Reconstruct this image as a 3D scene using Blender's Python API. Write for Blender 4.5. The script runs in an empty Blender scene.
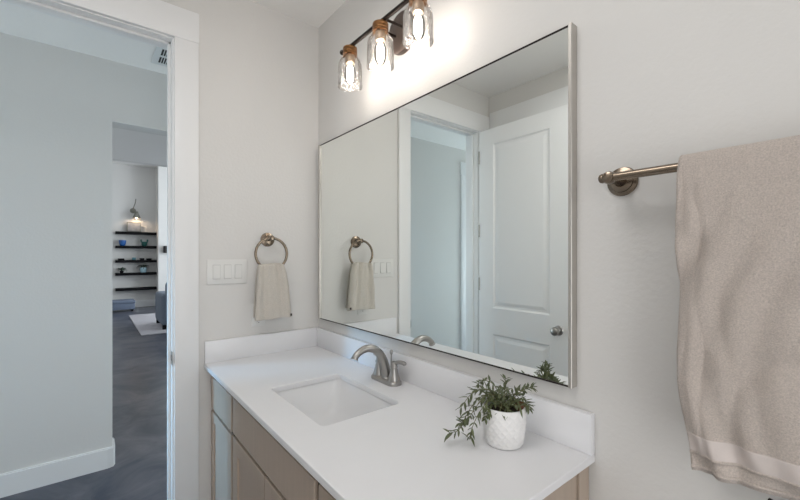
import bpy, bmesh, math, random
from mathutils import Vector, Matrix

S = bpy.context.scene
COL = S.collection
PI = math.pi

# ------------------------------------------------------------------ camera
cam_d = bpy.data.cameras.new('camera')
cam_d.sensor_width = 36.0
cam_d.lens = 384.0 / 800.0 * 36.0
cam_d.shift_y = 5.7 / 800.0
cam_d.clip_start = 0.02
cam = bpy.data.objects.new('camera', cam_d)
COL.objects.link(cam)
cam.location = (-1.016, -2.0138, 1.4227)
cam.rotation_euler = (PI / 2, 0, -0.6765)
S.camera = cam

# ------------------------------------------------------------------ world, light, exposure
W = bpy.data.worlds.new('world')
S.world = W
W.use_nodes = True
W.node_tree.nodes['Background'].inputs[0].default_value = (0.75, 0.85, 1.0, 1)
W.node_tree.nodes['Background'].inputs[1].default_value = 0.3
S.view_settings.view_transform = 'Standard'
S.view_settings.look = 'None'
S.view_settings.gamma = 1.0
S.view_settings.use_curve_mapping = False
S.view_settings.exposure = 0.24
try:
    S.cycles.max_bounces = 10
    S.cycles.diffuse_bounces = 6
    S.cycles.glossy_bounces = 6
    S.cycles.transparent_max_bounces = 16
    S.cycles.sample_clamp_indirect = 4.0
except Exception:
    pass


def area(name, loc, rot, sx, sy, power, color):
    l = bpy.data.lights.new(name, 'AREA')
    l.shape = 'RECTANGLE'
    l.size, l.size_y = sx, sy
    l.energy = power
    l.color = color
    o = bpy.data.objects.new(name, l)
    COL.objects.link(o)
    o.location = loc
    o.rotation_euler = rot
    return o


# added fill panel under the bathroom ceiling, with no lamp fitting
area('bath_overhead_fill', (-1.05, -1.35, 2.70), (0, 0, 0), 0.6, 0.6, 7, (1.0, 0.99, 0.985))
# added fill from behind the camera; the rear wall has no window
area('bath_rear_fill', (-1.05, -3.25, 1.15), (PI / 2, 0, 0), 0.95, 1.9, 16, (0.97, 0.985, 1.0))
# cool fill panels added at both ends of the hallway, out of view
area('hall_fill_left', (-4.5, 0.66, 1.05), (0, -PI / 2, 0), 1.6, 0.95, 35, (0.76, 0.91, 1.0))
area('hall_fill_right', (1.25, 0.66, 1.25), (0, PI / 2, 0), 1.9, 0.95, 14, (0.77, 0.92, 1.0))
# unseen blue fill added in the hallway, tints the vanity front through the doorway
hw = area('vanity_front_fill', (-3.0, 1.0, 1.65), (0, 0, 0), 0.3, 0.3, 2.6, (0.26, 0.62, 1.0))
hw.rotation_euler = (Vector((-0.6, -0.10, 0.60)) - hw.location).to_track_quat('-Z', 'Y').to_euler()
hw.data.spread = math.radians(40)
# daylight in the living room, from its tall windows on the right
area('living_daylight', (4.35, 7.6, 1.9), (0, PI / 2, 0), 3.0, 4.5, 270, (0.84, 0.93, 1.0))

# ------------------------------------------------------------------ materials


def srgb(r, g, b):
    def f(c):
        c /= 255.0
        return c / 12.92 if c <= 0.04045 else ((c + 0.055) / 1.055) ** 2.4
    return (f(r), f(g), f(b), 1.0)


def mat(name, rgb, rough=0.5, metal=0.0, noise=None, bump=None, sheen=0.0, spec=0.5, coat=0.0):
    """noise=(scale, amount) varies the colour, bump=(scale, strength, distance)"""
    m = bpy.data.materials.new(name)
    m.use_nodes = True
    nt = m.node_tree
    b = nt.nodes['Principled BSDF']
    c = srgb(*rgb)
    b.inputs['Base Color'].default_value = c
    b.inputs['Roughness'].default_value = rough
    b.inputs['Metallic'].default_value = metal
    b.inputs['Specular IOR Level'].default_value = spec
    if sheen:
        b.inputs['Sheen Weight'].default_value = sheen
        b.inputs['Sheen Roughness'].default_value = 0.6
    if coat:
        b.inputs['Coat Weight'].default_value = coat
    tc = nt.nodes.new('ShaderNodeTexCoord')
    if noise:
        n = nt.nodes.new('ShaderNodeTexNoise')
        n.inputs['Scale'].default_value = noise[0]
        n.inputs['Detail'].default_value = 5
        nt.links.new(tc.outputs['Object'], n.inputs['Vector'])
        r = nt.nodes.new('ShaderNodeMapRange')
        r.inputs['To Min'].default_value = 1 - noise[1]
        r.inputs['To Max'].default_value = 1 + noise[1]
        nt.links.new(n.outputs['Fac'], r.inputs['Value'])
        mx = nt.nodes.new('ShaderNodeVectorMath')
        mx.operation = 'SCALE'
        mx.inputs[0].default_value = c[:3]
        nt.links.new(r.outputs[0], mx.inputs['Scale'])
        nt.links.new(mx.outputs[0], b.inputs['Base Color'])
    if bump:
        n2 = nt.nodes.new('ShaderNodeTexNoise')
        n2.inputs['Scale'].default_value = bump[0]
        n2.inputs['Detail'].default_value = 4
        nt.links.new(tc.outputs['Object'], n2.inputs['Vector'])
        bp = nt.nodes.new('ShaderNodeBump')
        bp.inputs['Strength'].default_value = bump[1]
        bp.inputs['Distance'].default_value = bump[2]
        nt.links.new(n2.outputs['Fac'], bp.inputs['Height'])
        nt.links.new(bp.outputs[0], b.inputs['Normal'])
    return m


def emit(name, rgb, strength):
    m = bpy.data.materials.new(name)
    m.use_nodes = True
    b = m.node_tree.nodes['Principled BSDF']
    b.inputs['Base Color'].default_value = srgb(*rgb)
    b.inputs['Emission Color'].default_value = srgb(*rgb)
    b.inputs['Emission Strength'].default_value = strength
    return m


def thin_glass(name, bubbles=True):
    m = bpy.data.materials.new(name)
    m.use_nodes = True
    nt = m.node_tree
    nt.nodes.remove(nt.nodes['Principled BSDF'])
    out = nt.nodes['Material Output']
    tr = nt.nodes.new('ShaderNodeBsdfTransparent')
    tr.inputs[0].default_value = (0.97, 0.96, 0.95, 1)
    gl = nt.nodes.new('ShaderNodeBsdfGlossy')
    gl.inputs['Roughness'].default_value = 0.06
    gl.inputs[0].default_value = (0.95, 0.95, 0.95, 1)
    mx = nt.nodes.new('ShaderNodeMixShader')
    lw = nt.nodes.new('ShaderNodeLayerWeight')
    lw.inputs[0].default_value = 0.22
    add = nt.nodes.new('ShaderNodeMath')
    add.operation = 'ADD'
    add.use_clamp = True
    nt.links.new(lw.outputs['Fresnel'], add.inputs[0])
    if bubbles:
        tc = nt.nodes.new('ShaderNodeTexCoord')
        v = nt.nodes.new('ShaderNodeTexVoronoi')
        v.inputs['Scale'].default_value = 150
        nt.links.new(tc.outputs['Object'], v.inputs['Vector'])
        r = nt.nodes.new('ShaderNodeMapRange')
        r.inputs['From Min'].default_value = 0.0
        r.inputs['From Max'].default_value = 0.35
        r.inputs['To Min'].default_value = 0.34
        r.inputs['To Max'].default_value = 0.0
        nt.links.new(v.outputs['Distance'], r.inputs['Value'])
        nt.links.new(r.outputs[0], add.inputs[1])
        bp = nt.nodes.new('ShaderNodeBump')
        bp.inputs['Strength'].default_value = 0.6
        bp.inputs['Distance'].default_value = 0.004
        nt.links.new(v.outputs['Distance'], bp.inputs['Height'])
        nt.links.new(bp.outputs[0], gl.inputs['Normal'])
    else:
        add.inputs[1].default_value = 0.03
    nt.links.new(add.outputs[0], mx.inputs[0])
    nt.links.new(tr.outputs[0], mx.inputs[1])
    nt.links.new(gl.outputs[0], mx.inputs[2])
    nt.links.new(mx.outputs[0], out.inputs['Surface'])
    return m


def wood(name, rgb):
    m = mat(name, rgb, 0.45)
    nt = m.node_tree
    b = nt.nodes['Principled BSDF']
    tc = nt.nodes.new('ShaderNodeTexCoord')
    mp = nt.nodes.new('ShaderNodeMapping')
    mp.inputs['Scale'].default_value = (40, 40, 2.2)
    n = nt.nodes.new('ShaderNodeTexNoise')
    n.inputs['Scale'].default_value = 2.0
    n.inputs['Detail'].default_value = 6
    r = nt.nodes.new('ShaderNodeMapRange')
    r.inputs['To Min'].default_value = 0.9
    r.inputs['To Max'].default_value = 1.1
    mx = nt.nodes.new('ShaderNodeVectorMath')
    mx.operation = 'SCALE'
    mx.inputs[0].default_value = srgb(*rgb)[:3]
    nt.links.new(tc.outputs['Object'], mp.inputs[0])
    nt.links.new(mp.outputs[0], n.inputs['Vector'])
    nt.links.new(n.outputs['Fac'], r.inputs['Value'])
    nt.links.new(r.outputs[0], mx.inputs['Scale'])
    nt.links.new(mx.outputs[0], b.inputs['Base Color'])
    return m


def concrete(name):
    m = mat(name, (88, 92, 102), 0.28, bump=(6, 0.05, 0.01))
    nt = m.node_tree
    b = nt.nodes['Principled BSDF']
    tc = nt.nodes.new('ShaderNodeTexCoord')
    n = nt.nodes.new('ShaderNodeTexNoise')
    n.inputs['Scale'].default_value = 2.3
    n.inputs['Detail'].default_value = 8
    n.inputs['Roughness'].default_value = 0.62
    n.inputs['Distortion'].default_value = 0.8
    cr = nt.nodes.new('ShaderNodeValToRGB')
    cr.color_ramp.elements[0].position = 0.40
    cr.color_ramp.elements[0].color = srgb(44, 54, 70)
    cr.color_ramp.elements[1].position = 0.66
    cr.color_ramp.elements[1].color = srgb(100, 100, 108)
    nt.links.new(tc.outputs['Object'], n.inputs['Vector'])
    nt.links.new(n.outputs['Fac'], cr.inputs[0])
    nt.links.new(cr.outputs[0], b.inputs['Base Color'])
    return m


M = {}
M['wall'] = mat('wall_paint', (217, 215, 212), 0.75, bump=(75, 0.22, 0.004))
M['ceil'] = mat('ceiling_paint', (234, 232, 229), 0.85, bump=(60, 0.3, 0.004))
M['trim'] = mat('trim_paint', (232, 232, 232), 0.4, noise=(3, 0.005))
M['door'] = mat('door_paint', (240, 240, 240), 0.35, noise=(3, 0.005))
M['concrete'] = concrete('stained_concrete')
M['quartz'] = mat('white_quartz', (228, 228, 230), 0.3, noise=(14, 0.015), spec=0.35)
M['porcelain'] = mat('porcelain', (230, 230, 231), 0.12, noise=(5, 0.004))
M['mirror'] = mat('mirror_glass', (246, 249, 246), 0.0, 1.0)
M['silver'] = mat('silver_frame', (188, 184, 178), 0.4, 0.8, noise=(30, 0.04))
M['nickel'] = mat('satin_nickel', (168, 166, 163), 0.34, 1.0, noise=(40, 0.04))
M['champagne'] = mat('champagne_bronze', (134, 121, 107), 0.24, 1.0, noise=(40, 0.05))
M['bronze'] = mat('dark_bronze', (44, 36, 32), 0.38, 0.7, noise=(30, 0.1))
M['plate_bronze'] = mat('bronze_plate', (98, 84, 77), 0.4, 0.6, noise=(30, 0.05))
M['brass'] = mat('aged_brass', (146, 106, 70), 0.33, 1.0, noise=(60, 0.1))
M['socket'] = mat('socket_metal', (170, 150, 130), 0.35, 0.7, noise=(40, 0.05))
M['jar'] = thin_glass('seeded_glass')
M['bulb'] = emit('bulb_glow', (255, 248, 240), 50)
M['bulbglass'] = thin_glass('bulb_glass', False)
M['cabinet'] = wood('taupe_wood', (176, 160, 145))
M['cabin'] = mat('cabinet_gap', (70, 62, 56), 0.8, noise=(20, 0.05))
M['towel'] = mat('bath_terry', (205, 193, 184), 0.95, noise=(380, 0.4), bump=(700, 0.9, 0.004), sheen=0.25, spec=0.1)
M['towelband'] = mat('bath_band', (205, 195, 190), 0.7, noise=(300, 0.03), bump=(700, 0.3, 0.002), spec=0.2)
M['handtowel'] = mat('hand_terry', (205, 198, 188), 0.95, noise=(380, 0.35), bump=(700, 0.9, 0.003), sheen=0.2, spec=0.1)
M['tag'] = mat('dark_tag', (60, 52, 48), 0.8, noise=(100, 0.1))
M['plastic'] = mat('white_plastic', (222, 221, 218), 0.35, noise=(10, 0.004))
M['gap_shade'] = mat('switch_gap_shade', (190, 189, 186), 0.4, noise=(10, 0.004))  # darker grey stands in for the shaded gap around each rocker
M['slot'] = mat('dark_slot', (50, 48, 46), 0.6, noise=(20, 0.1))
M['pot'] = mat('white_ceramic', (236, 235, 234), 0.4, noise=(40, 0.01))
M['soil'] = mat('dark_soil', (58, 44, 36), 0.95, noise=(120, 0.4), bump=(150, 0.8, 0.01))
M['moss'] = mat('brown_moss', (110, 72, 52), 0.9, noise=(160, 0.4), bump=(200, 0.8, 0.006))
M['leaf'] = mat('olive_leaf', (88, 96, 64), 0.5, noise=(55, 0.45))
M['stem'] = mat('green_stem', (110, 108, 74), 0.6, noise=(60, 0.15))
M['black'] = mat('black_wood', (17, 16, 19), 0.75, noise=(20, 0.1), spec=0.2)
M['sofa'] = mat('blue_grey_fabric', (112, 122, 136), 0.9, noise=(60, 0.08), bump=(300, 0.3, 0.003))
M['ottoman'] = mat('slate_fabric', (98, 108, 126), 0.9, noise=(40, 0.1), bump=(300, 0.3, 0.003))
M['rug'] = mat('pale_rug', (178, 176, 182), 0.95, noise=(9, 0.06), bump=(200, 0.4, 0.004))
M['blue'] = mat('blue_glaze', (40, 92, 158), 0.3, noise=(20, 0.1))
M['green'] = mat('green_glaze', (36, 92, 86), 0.3, noise=(20, 0.1))
M['teal'] = mat('teal_glaze', (84, 130, 140), 0.3, noise=(20, 0.1))
M['pale_blue'] = mat('pale_blue_glaze', (168, 200, 212), 0.25, noise=(20, 0.05))
M['darkgreen'] = mat('dark_leaf', (52, 66, 54), 0.6, noise=(20, 0.2))
M['picture'] = mat('picture_print', (150, 150, 152), 0.6, noise=(9, 0.5))
M['pewter'] = mat('pewter', (140, 138, 130), 0.4, 0.7, noise=(20, 0.08))
M['lampglow'] = emit('lamp_glow', (255, 224, 190), 40)
M['vent'] = mat('vent_enamel', (214, 216, 216), 0.5, noise=(20, 0.01))

# ------------------------------------------------------------------ mesh helpers


class MB:
    def __init__(self):
        self.bm = bmesh.new()

    def merge(self, b2, mtx=None):
        me = bpy.data.meshes.new('tmp')
        b2.to_mesh(me)
        b2.free()
        if mtx is not None:
            me.transform(mtx)
        self.bm.from_mesh(me)
        bpy.data.meshes.remove(me)
        return self

    def box(self, a, b, bev=0.0, seg=2, mtx=None):
        b2 = bmesh.new()
        bmesh.ops.create_cube(b2, size=1)
        lo = [min(a[i], b[i]) for i in range(3)]
        hi = [max(a[i], b[i]) for i in range(3)]
        for v in b2.verts:
            for i in range(3):
                v.co[i] = lo[i] + (v.co[i] + 0.5) * (hi[i] - lo[i])
        if bev > 0:
            bmesh.ops.bevel(b2, geom=b2.edges[:], offset=bev, segments=seg, profile=0.5, affect='EDGES')
        return self.merge(b2, mtx)

    def lathe(self, prof, origin=(0, 0, 0), axis=(0, 0, 1), n=32):
        """prof = [(radius, height)...] turned about axis through origin"""
        b2 = bmesh.new()
        rings = []
        for r, h in prof:
            if r < 1e-6:
                rings.append([b2.verts.new((0, 0, h))])
            else:
                rings.append([b2.verts.new((r * math.cos(2 * PI * k / n), r * math.sin(2 * PI * k / n), h)) for k in range(n)])
        for A, B in zip(rings, rings[1:]):
            for k in range(n):
                k2 = (k + 1) % n
                if len(A) == 1 and len(B) == 1:
                    continue
                if len(A) == 1:
                    b2.faces.new((A[0], B[k2], B[k]))
                elif len(B) == 1:
                    b2.faces.new((A[k], A[k2], B[0]))
                else:
                    b2.faces.new((A[k], A[k2], B[k2], B[k]))
        q = Vector((0, 0, 1)).rotation_difference(Vector(axis).normalized())
        return self.merge(b2, Matrix.Translation(origin) @ q.to_matrix().to_4x4())

    def tube(self, pts, rad, n=14, closed=False, flat=1.0):
        pts = [Vector(p) for p in pts]
        if not hasattr(rad, '__len__'):
            rad = [rad] * len(pts)
        b2 = bmesh.new()
        rings = []
        N = len(pts)
        prev = None
        for i, p in enumerate(pts):
            if closed:
                t = pts[(i + 1) % N] - pts[i - 1]
            else:
                t = pts[min(i + 1, N - 1)] - pts[max(i - 1, 0)]
            t.normalize()
            if prev is None:
                up = Vector((0, 0, 1)) if abs(t.z) < 0.9 else Vector((0, 1, 0))
                u = t.cross(up).normalized()
            else:
                u = (prev - t * prev.dot(t)).normalized()
            prev = u
            v = t.cross(u)
            rings.append([b2.verts.new(p + (u * math.cos(2 * PI * k / n) + v * math.sin(2 * PI * k / n) * flat) * rad[i]) for k in range(n)])
        pairs = list(zip(rings, rings[1:]))
        if closed:
            pairs.append((rings[-1], rings[0]))
        for A, B in pairs:
            for k in range(n):
                k2 = (k + 1) % n
                b2.faces.new((A[k], A[k2], B[k2], B[k]))
        if not closed:
            b2.faces.new(rings[0][::-1])
            b2.faces.new(rings[-1])
        return self.merge(b2)

    def grid(self, fn, nu, nv):
        b2 = bmesh.new()
        vs = [[b2.verts.new(fn(i / nu, j / nv)) for j in range(nv + 1)] for i in range(nu + 1)]
        for i in range(nu):
            for j in range(nv):
                b2.faces.new((vs[i][j], vs[i + 1][j], vs[i + 1][j + 1], vs[i][j + 1]))
        return self.merge(b2)

    def loft(self, loops, cap0=False, cap1=False):
        b2 = bmesh.new()
        R = [[b2.verts.new(p) for p in lp] for lp in loops]
        n = len(R[0])
        for A, B in zip(R, R[1:]):
            for k in range(n):
                k2 = (k + 1) % n
                b2.faces.new((A[k], A[k2], B[k2], B[k]))
        if cap0:
            b2.faces.new(R[0][::-1])
        if cap1:
            b2.faces.new(R[-1])
        return self.merge(b2)

    def build(self, name, m, parent=None, smooth=True, angle=35):
        bmesh.ops.recalc_face_normals(self.bm, faces=self.bm.faces[:])
        me = bpy.data.meshes.new(name)
        if smooth:
            for f in self.bm.faces:
                f.smooth = True
            for e in self.bm.edges:
                if len(e.link_faces) == 2 and e.calc_face_angle(0) > math.radians(angle):
                    e.smooth = False
        self.bm.to_mesh(me)
        self.bm.free()
        me.materials.append(m)
        o = bpy.data.objects.new(name, me)
        COL.objects.link(o)
        if parent is not None:
            o.parent = parent
            o.matrix_parent_inverse = Matrix.Translation(-Vector(parent.location)) if parent.parent is None else Matrix.Identity(4)
            if parent.type != 'EMPTY':
                o.matrix_parent_inverse = Matrix.Identity(4)
        return o


def tag(o, label, cat, group=None, kind=None):
    o['label'] = label
    o['category'] = cat
    if group:
        o['group'] = group
    if kind:
        o['kind'] = kind
    return o


def thing(name, loc, label, cat, group=None):
    o = bpy.data.objects.new(name, None)
    o.empty_display_size = 0.05
    COL.objects.link(o)
    o.location = loc
    return tag(o, label, cat, group)


def struct(name, mb, m, label=None, cat=None, parent=None, smooth=False):
    o = mb.build(name, m, parent, smooth=smooth)
    if parent is None:
        o['kind'] = 'structure'
        o['label'] = label or name
        o['category'] = cat or name.split('_')[0]
    return o


def rrect(x0, x1, y0, y1, r, z, n=6):
    pts = []
    for cx, cy, a0 in ((x1 - r, y1 - r, 0), (x0 + r, y1 - r, 90), (x0 + r, y0 + r, 180), (x1 - r, y0 + r, 270)):
        for k in range(n + 1):
            a = math.radians(a0 + 90 * k / n)
            pts.append((cx + r * math.cos(a), cy + r * math.sin(a), z))
    return pts


def smooth_path(pts, k=6):
    """Catmull-Rom through pts"""
    P = [Vector(p) for p in pts]
    P = [P[0] * 2 - P[1]] + P + [P[-1] * 2 - P[-2]]
    out = []
    for i in range(1, len(P) - 2):
        for j in range(k):
            t = j / k
            a, b, c, d = P[i - 1], P[i], P[i + 1], P[i + 2]
            out.append(0.5 * ((2 * b) + (c - a) * t + (2 * a - 5 * b + 4 * c - d) * t * t + (3 * b - a - 3 * c + d) * t ** 3))
    out.append(P[-2])
    return out


def hsh(a, b):
    """smooth pseudo random in -1..1"""
    return (math.sin(a * 1.7 + 3.1 * math.sin(b * 0.9 + 1.3)) + math.sin(b * 2.3 + 1.9 * math.sin(a * 1.1 + 0.4))) * 0.5


# ------------------------------------------------------------------ the setting
CZ = 2.73          # ceiling height
XL = -1.588        # left wall of the bathroom
YR = -3.3          # rear wall of the bathroom
OX0, OX1 = -1.445, -0.730   # rough sides of the door opening (jamb faces)
HEAD = 2.412
WT = 0.115         # wall thickness
HY = 1.227         # far wall of the hallway

struct('floor', MB().box((-4.6, YR - 0.1, -0.05), (4.6, 11.2, 0.0)), M['concrete'], 'dark stained concrete floor running from hallway to living room', 'floor')
struct('wall_right', MB().box((0, YR - .1, 0), (0.12, WT, CZ)), M['wall'], 'greige painted wall behind the mirror', 'wall')
mb = MB()
mb.box((OX1 + 0.02, 0, 0), (0, WT, CZ))
mb.box((XL - .12, 0, 0), (OX0 - 0.02, WT, CZ))
mb.box((OX0 - 0.02, 0, HEAD + 0.02), (OX1 + 0.02, WT, CZ))
struct('wall_back', mb, M['wall'], 'greige painted wall with the doorway and towel ring', 'wall')
struct('wall_left', MB().box((XL - .12, YR - .1, 0), (XL, 0, CZ)), M['wall'], 'greige wall behind the open door', 'wall')
struct('wall_rear', MB().box((XL, YR - .1, 0), (0, YR, CZ)), M['wall'], 'greige wall behind the photographer', 'wall')
struct('ceiling', MB().box((XL - .12, YR - .1, CZ), (0.12, WT, CZ + .08)), M['ceil'], 'pale bathroom ceiling', 'ceiling')

# hallway
struct('ceiling_hall', MB().box((-4.6, WT, 2.74), (1.3, 4.5, 2.82)), M['ceil'], 'pale hallway ceiling', 'ceiling')
mb = MB()
b2 = bmesh.new()
lo = [b2.verts.new(p) for p in ((-4.6, HY, 0), (-0.907, HY, 0), (-0.907, HY, 2.33), (1.3, HY, 2.33), (1.3, HY, 2.74), (-4.6, HY, 2.74))]
hi = [b2.verts.new((v.co.x, HY + .15, v.co.z)) for v in lo]
for k in range(6):
    b2.faces.new((lo[k], lo[(k + 1) % 6], hi[(k + 1) % 6], hi[k]))
b2.faces.new(lo)
b2.faces.new(hi[::-1])
mb.merge(b2)
struct('wall_hall_far', mb, M['wall'], 'pale hallway wall facing the bathroom doorway, with opening at right', 'wall')
mb = MB()
mb.box((-4.7, 0, 0), (-4.6, HY + .1, 2.74))
mb.box((-4.6, 0, 0), (XL - .12, WT, 2.74))
mb.box((0.12, 0, 0), (1.3, WT, 2.74))
mb.box((1.3, 0, 0), (1.4, HY, 2.74))
struct('wall_hall_near', mb, M['wall'], 'pale end walls of the hallway', 'wall')
# passage and living room
mb = MB()
mb.box((-1.7, HY + .15, 0), (-1.6, 4.5, 2.74))
mb.box((2.6, HY + .15, 0), (2.7, 4.5, 2.74))
mb.box((1.3, HY + .15, 2.74), (2.6, 4.5, 2.82))
struct('wall_passage', mb, M['wall'], 'pale side walls of the passage to the living room', 'wall')
struct('wall_bulkhead', MB().box((-3.0, 4.5, 2.74), (4.5, 4.62, 3.9)), M['wall'], 'wall above the passage opening into living room', 'wall')
mb = MB()
mb.box((-3.0, 4.5, 0), (-1.6, 4.62, 2.74))
mb.box((2.6, 4.5, 0), (4.5, 4.62, 2.74))
mb.box((-3.1, 4.5, 0), (-3.0, 11.0, 3.9))
mb.box((4.5, 4.5, 0), (4.6, 11.0, 3.9))
struct('wall_living_sides', mb, M['wall'], 'pale side walls of the living room', 'wall')
struct('wall_living_far', MB().box((-3.0, 10.83, 0), (4.5, 10.95, 3.9)), M['wall'], 'pale living room wall carrying the black shelves', 'wall')
struct('wall_living_pier', MB().box((0.405, 10.3, 0), (4.5, 10.83, 3.9)), M['wall'], 'white projecting wall right of the shelf niche', 'wall')
struct('ceiling_living', MB().box((-3.1, 4.5, 3.9), (4.6, 11.0, 4.0)), M['ceil'], 'high living room ceiling', 'ceiling')
struct('baseboard_living', MB().box((-3.0, 10.812, 0), (0.405, 10.83, 0.19), 0.004).box((0.39, 10.285, 0), (4.5, 10.3, 0.19), 0.004), M['trim'], 'white baseboard along the living room wall', 'baseboard')

# hallway baseboard with a rounded outer corner
path = [(-4.6, HY), (-0.937, HY), (-0.915, HY + .006), (-0.907, HY + .03), (-0.907, HY + .15)]
out = [(-4.6, HY - .016), (-0.932, HY - .016), (-0.901, HY - .006), (-0.891, HY + .026), (-0.891, HY + .15)]
b = MB()
for z0, z1, k in ((0, 0.128, 1.0), (0.128, 0.136, 0.65)):
    b2 = bmesh.new()
    mid = [(p[0] + (o_[0] - p[0]) * k, p[1] + (o_[1] - p[1]) * k) for p, o_ in zip(path, out)]
    lo = [b2.verts.new((x, y, z0)) for x, y in mid] + [b2.verts.new((x, y, z0)) for x, y in path[::-1]]
    hi = [b2.verts.new((v.co.x, v.co.y, z1)) for v in lo]
    n = len(lo)
    for i in range(n):
        b2.faces.new((lo[i], lo[(i + 1) % n], hi[(i + 1) % n], hi[i]))
    b2.faces.new(hi)
    b2.faces.new(lo[::-1])
    b.merge(b2)
struct('baseboard_hall', b, M['trim'], 'white baseboard turning the hallway corner', 'baseboard')

# bathroom door casing: jambs, stops, legs and head
mb = MB()
mb.box((OX1, -0.002, 0), (OX1 + .02, WT + .002, HEAD), 0.001)
mb.box((OX0 - .02, -0.002, 0), (OX0, WT + .002, HEAD), 0.001)
mb.box((OX0 - .02, -0.002, HEAD), (OX1 + .02, WT + .002, HEAD + .018), 0.001)
struct('trim_1', mb, M['trim'], 'white jamb lining the bathroom doorway', 'door frame', smooth=True)
mb = MB()
mb.box((OX1 - .011, 0.04, 0), (OX1, 0.076, HEAD), 0.002)
mb.box((OX0, 0.04, 0), (OX0 + .011, 0.076, HEAD), 0.002)
mb.box((OX0, 0.04, HEAD - .011), (OX1, 0.076, HEAD), 0.002)
struct('trim_2', mb, M['trim'], 'white door stop inside the bathroom jamb', 'door frame', smooth=True)
mb = MB()
mb.box((OX1 + .007, -.019, 0), (-.6245, 0, HEAD + .005), 0.0015)
mb.box((OX0 - .115, -.019, 0), (OX0 - .007, 0, HEAD + .005), 0.0015)
mb.box((XL + .001, -.021, HEAD + .005), (-.6225, 0, 2.556), 0.0015)
struct('trim_3', mb, M['trim'], 'wide flat white casing around the bathroom doorway', 'door casing', smooth=True)
mb = MB()
mb.box((OX1 + .007, WT, 0), (OX1 + .115, WT + .019, HEAD + .005), 0.0015)
mb.box((OX0 - .115, WT, 0), (OX0 - .007, WT + .019, HEAD + .005), 0.0015)
mb.box((OX0 - .12, WT, HEAD + .005), (OX1 + .12, WT + .021, 2.556), 0.0015)
struct('trim_4', mb, M['trim'], 'white casing on the hallway side of the doorway', 'door casing', smooth=True)
# casing and closed door on the left wall, behind the open leaf
mb = MB()
mb.box((XL, -.135, 0), (XL + .019, -.025, HEAD + .005), 0.0015)
mb.box((XL, -.965, 0), (XL + .019, -.855, HEAD + .005), 0.0015)
mb.box((XL, -.985, HEAD + .005), (XL + .021, -.022, 2.585), 0.0015)
struct('trim_5', mb, M['trim'], 'white casing on the left wall behind the open door', 'door casing', smooth=True)
struct('door_2', MB().box((XL, -.855, 0.01), (XL + .006, -.135, HEAD + .005)), M['door'], 'white closed door behind the open one', 'door')
# hallway door casing left of the opening
mb = MB()
mb.box((-2.70, HY - .019, 0), (-2.59, HY, HEAD + .01), 0.0015)
mb.box((-3.62, HY - .019, 0), (-3.51, HY, HEAD + .01), 0.0015)
mb.box((-3.63, HY - .021, HEAD + .01), (-2.58, HY, 2.58), 0.0015)
struct('trim_6', mb, M['trim'], 'white casing of the closed door down the hallway', 'door casing', smooth=True)
struct('door_3', MB().box((-3.51, HY - .006, 0.01), (-2.70, HY, HEAD + .01)), M['door'], 'white closed door down the hallway', 'door')

# strike plate on the right jamb
t = thing('strike_plate', (OX1, .02, 0.955), 'small nickel strike plate on the white right door jamb', 'strike plate')
MB().box((OX1 - .0015, -.012, 0.925), (OX1 - .0001, .034, 0.985), 0.0005).build('plate', M['nickel'], t)
MB().box((OX1 - .0035, -.0125, 0.938), (OX1 - .0016, -.004, 0.972), 0.0008).build('lip', M['nickel'], t)
MB().box((OX1 - .0022, .008, 0.942), (OX1 - .0016, .024, 0.968)).build('latch_hole', M['slot'], t)

# the open bathroom door (seen in the mirror): two raised panels
DX0, DX1 = OX0 - .025, OX0 + .010     # leaf thickness; room side faces +X
DY0, DY1 = -.028, -.757
DT = 2.405


def panel_slab(mb, xf, sgn):
    """face of the leaf at x=xf with two recessed, raised-field panels, in the YZ plane"""
    y_a, y_b = DY0 - .13, DY1 + .13
    zs = [(1.02, 2.285), (0.20, 0.82)]
    D = 0.009

    def rect(i0, x, z0, z1):
        return [(x, y_a - i0, z0 + i0), (x, y_b + i0, z0 + i0), (x, y_b + i0, z1 - i0), (x, y_a - i0, z1 - i0)]
    for z0, z1 in zs:
        mb.loft([rect(0, xf, z0, z1), rect(.012, xf - sgn * D, z0, z1), rect(.028, xf - sgn * D, z0, z1), rect(.05, xf - sgn * .003, z0, z1)], cap1=True)
    for q in (((DY0, .012), (y_a, DT)), ((y_b, .012), (DY1, DT))):
        b2 = bmesh.new()
        (ya, za), (yb, zb) = q
        b2.faces.new([b2.verts.new(p) for p in ((xf, ya, za), (xf, yb, za), (xf, yb, zb), (xf, ya, zb))])
        mb.merge(b2)
    for za, zb in ((.012, .20), (.82, 1.02), (2.285, DT)):
        b2 = bmesh.new()
        b2.faces.new([b2.verts.new(p) for p in ((xf, y_a, za), (xf, y_b, za), (xf, y_b, zb), (xf, y_a, zb))])
        mb.merge(b2)


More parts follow.
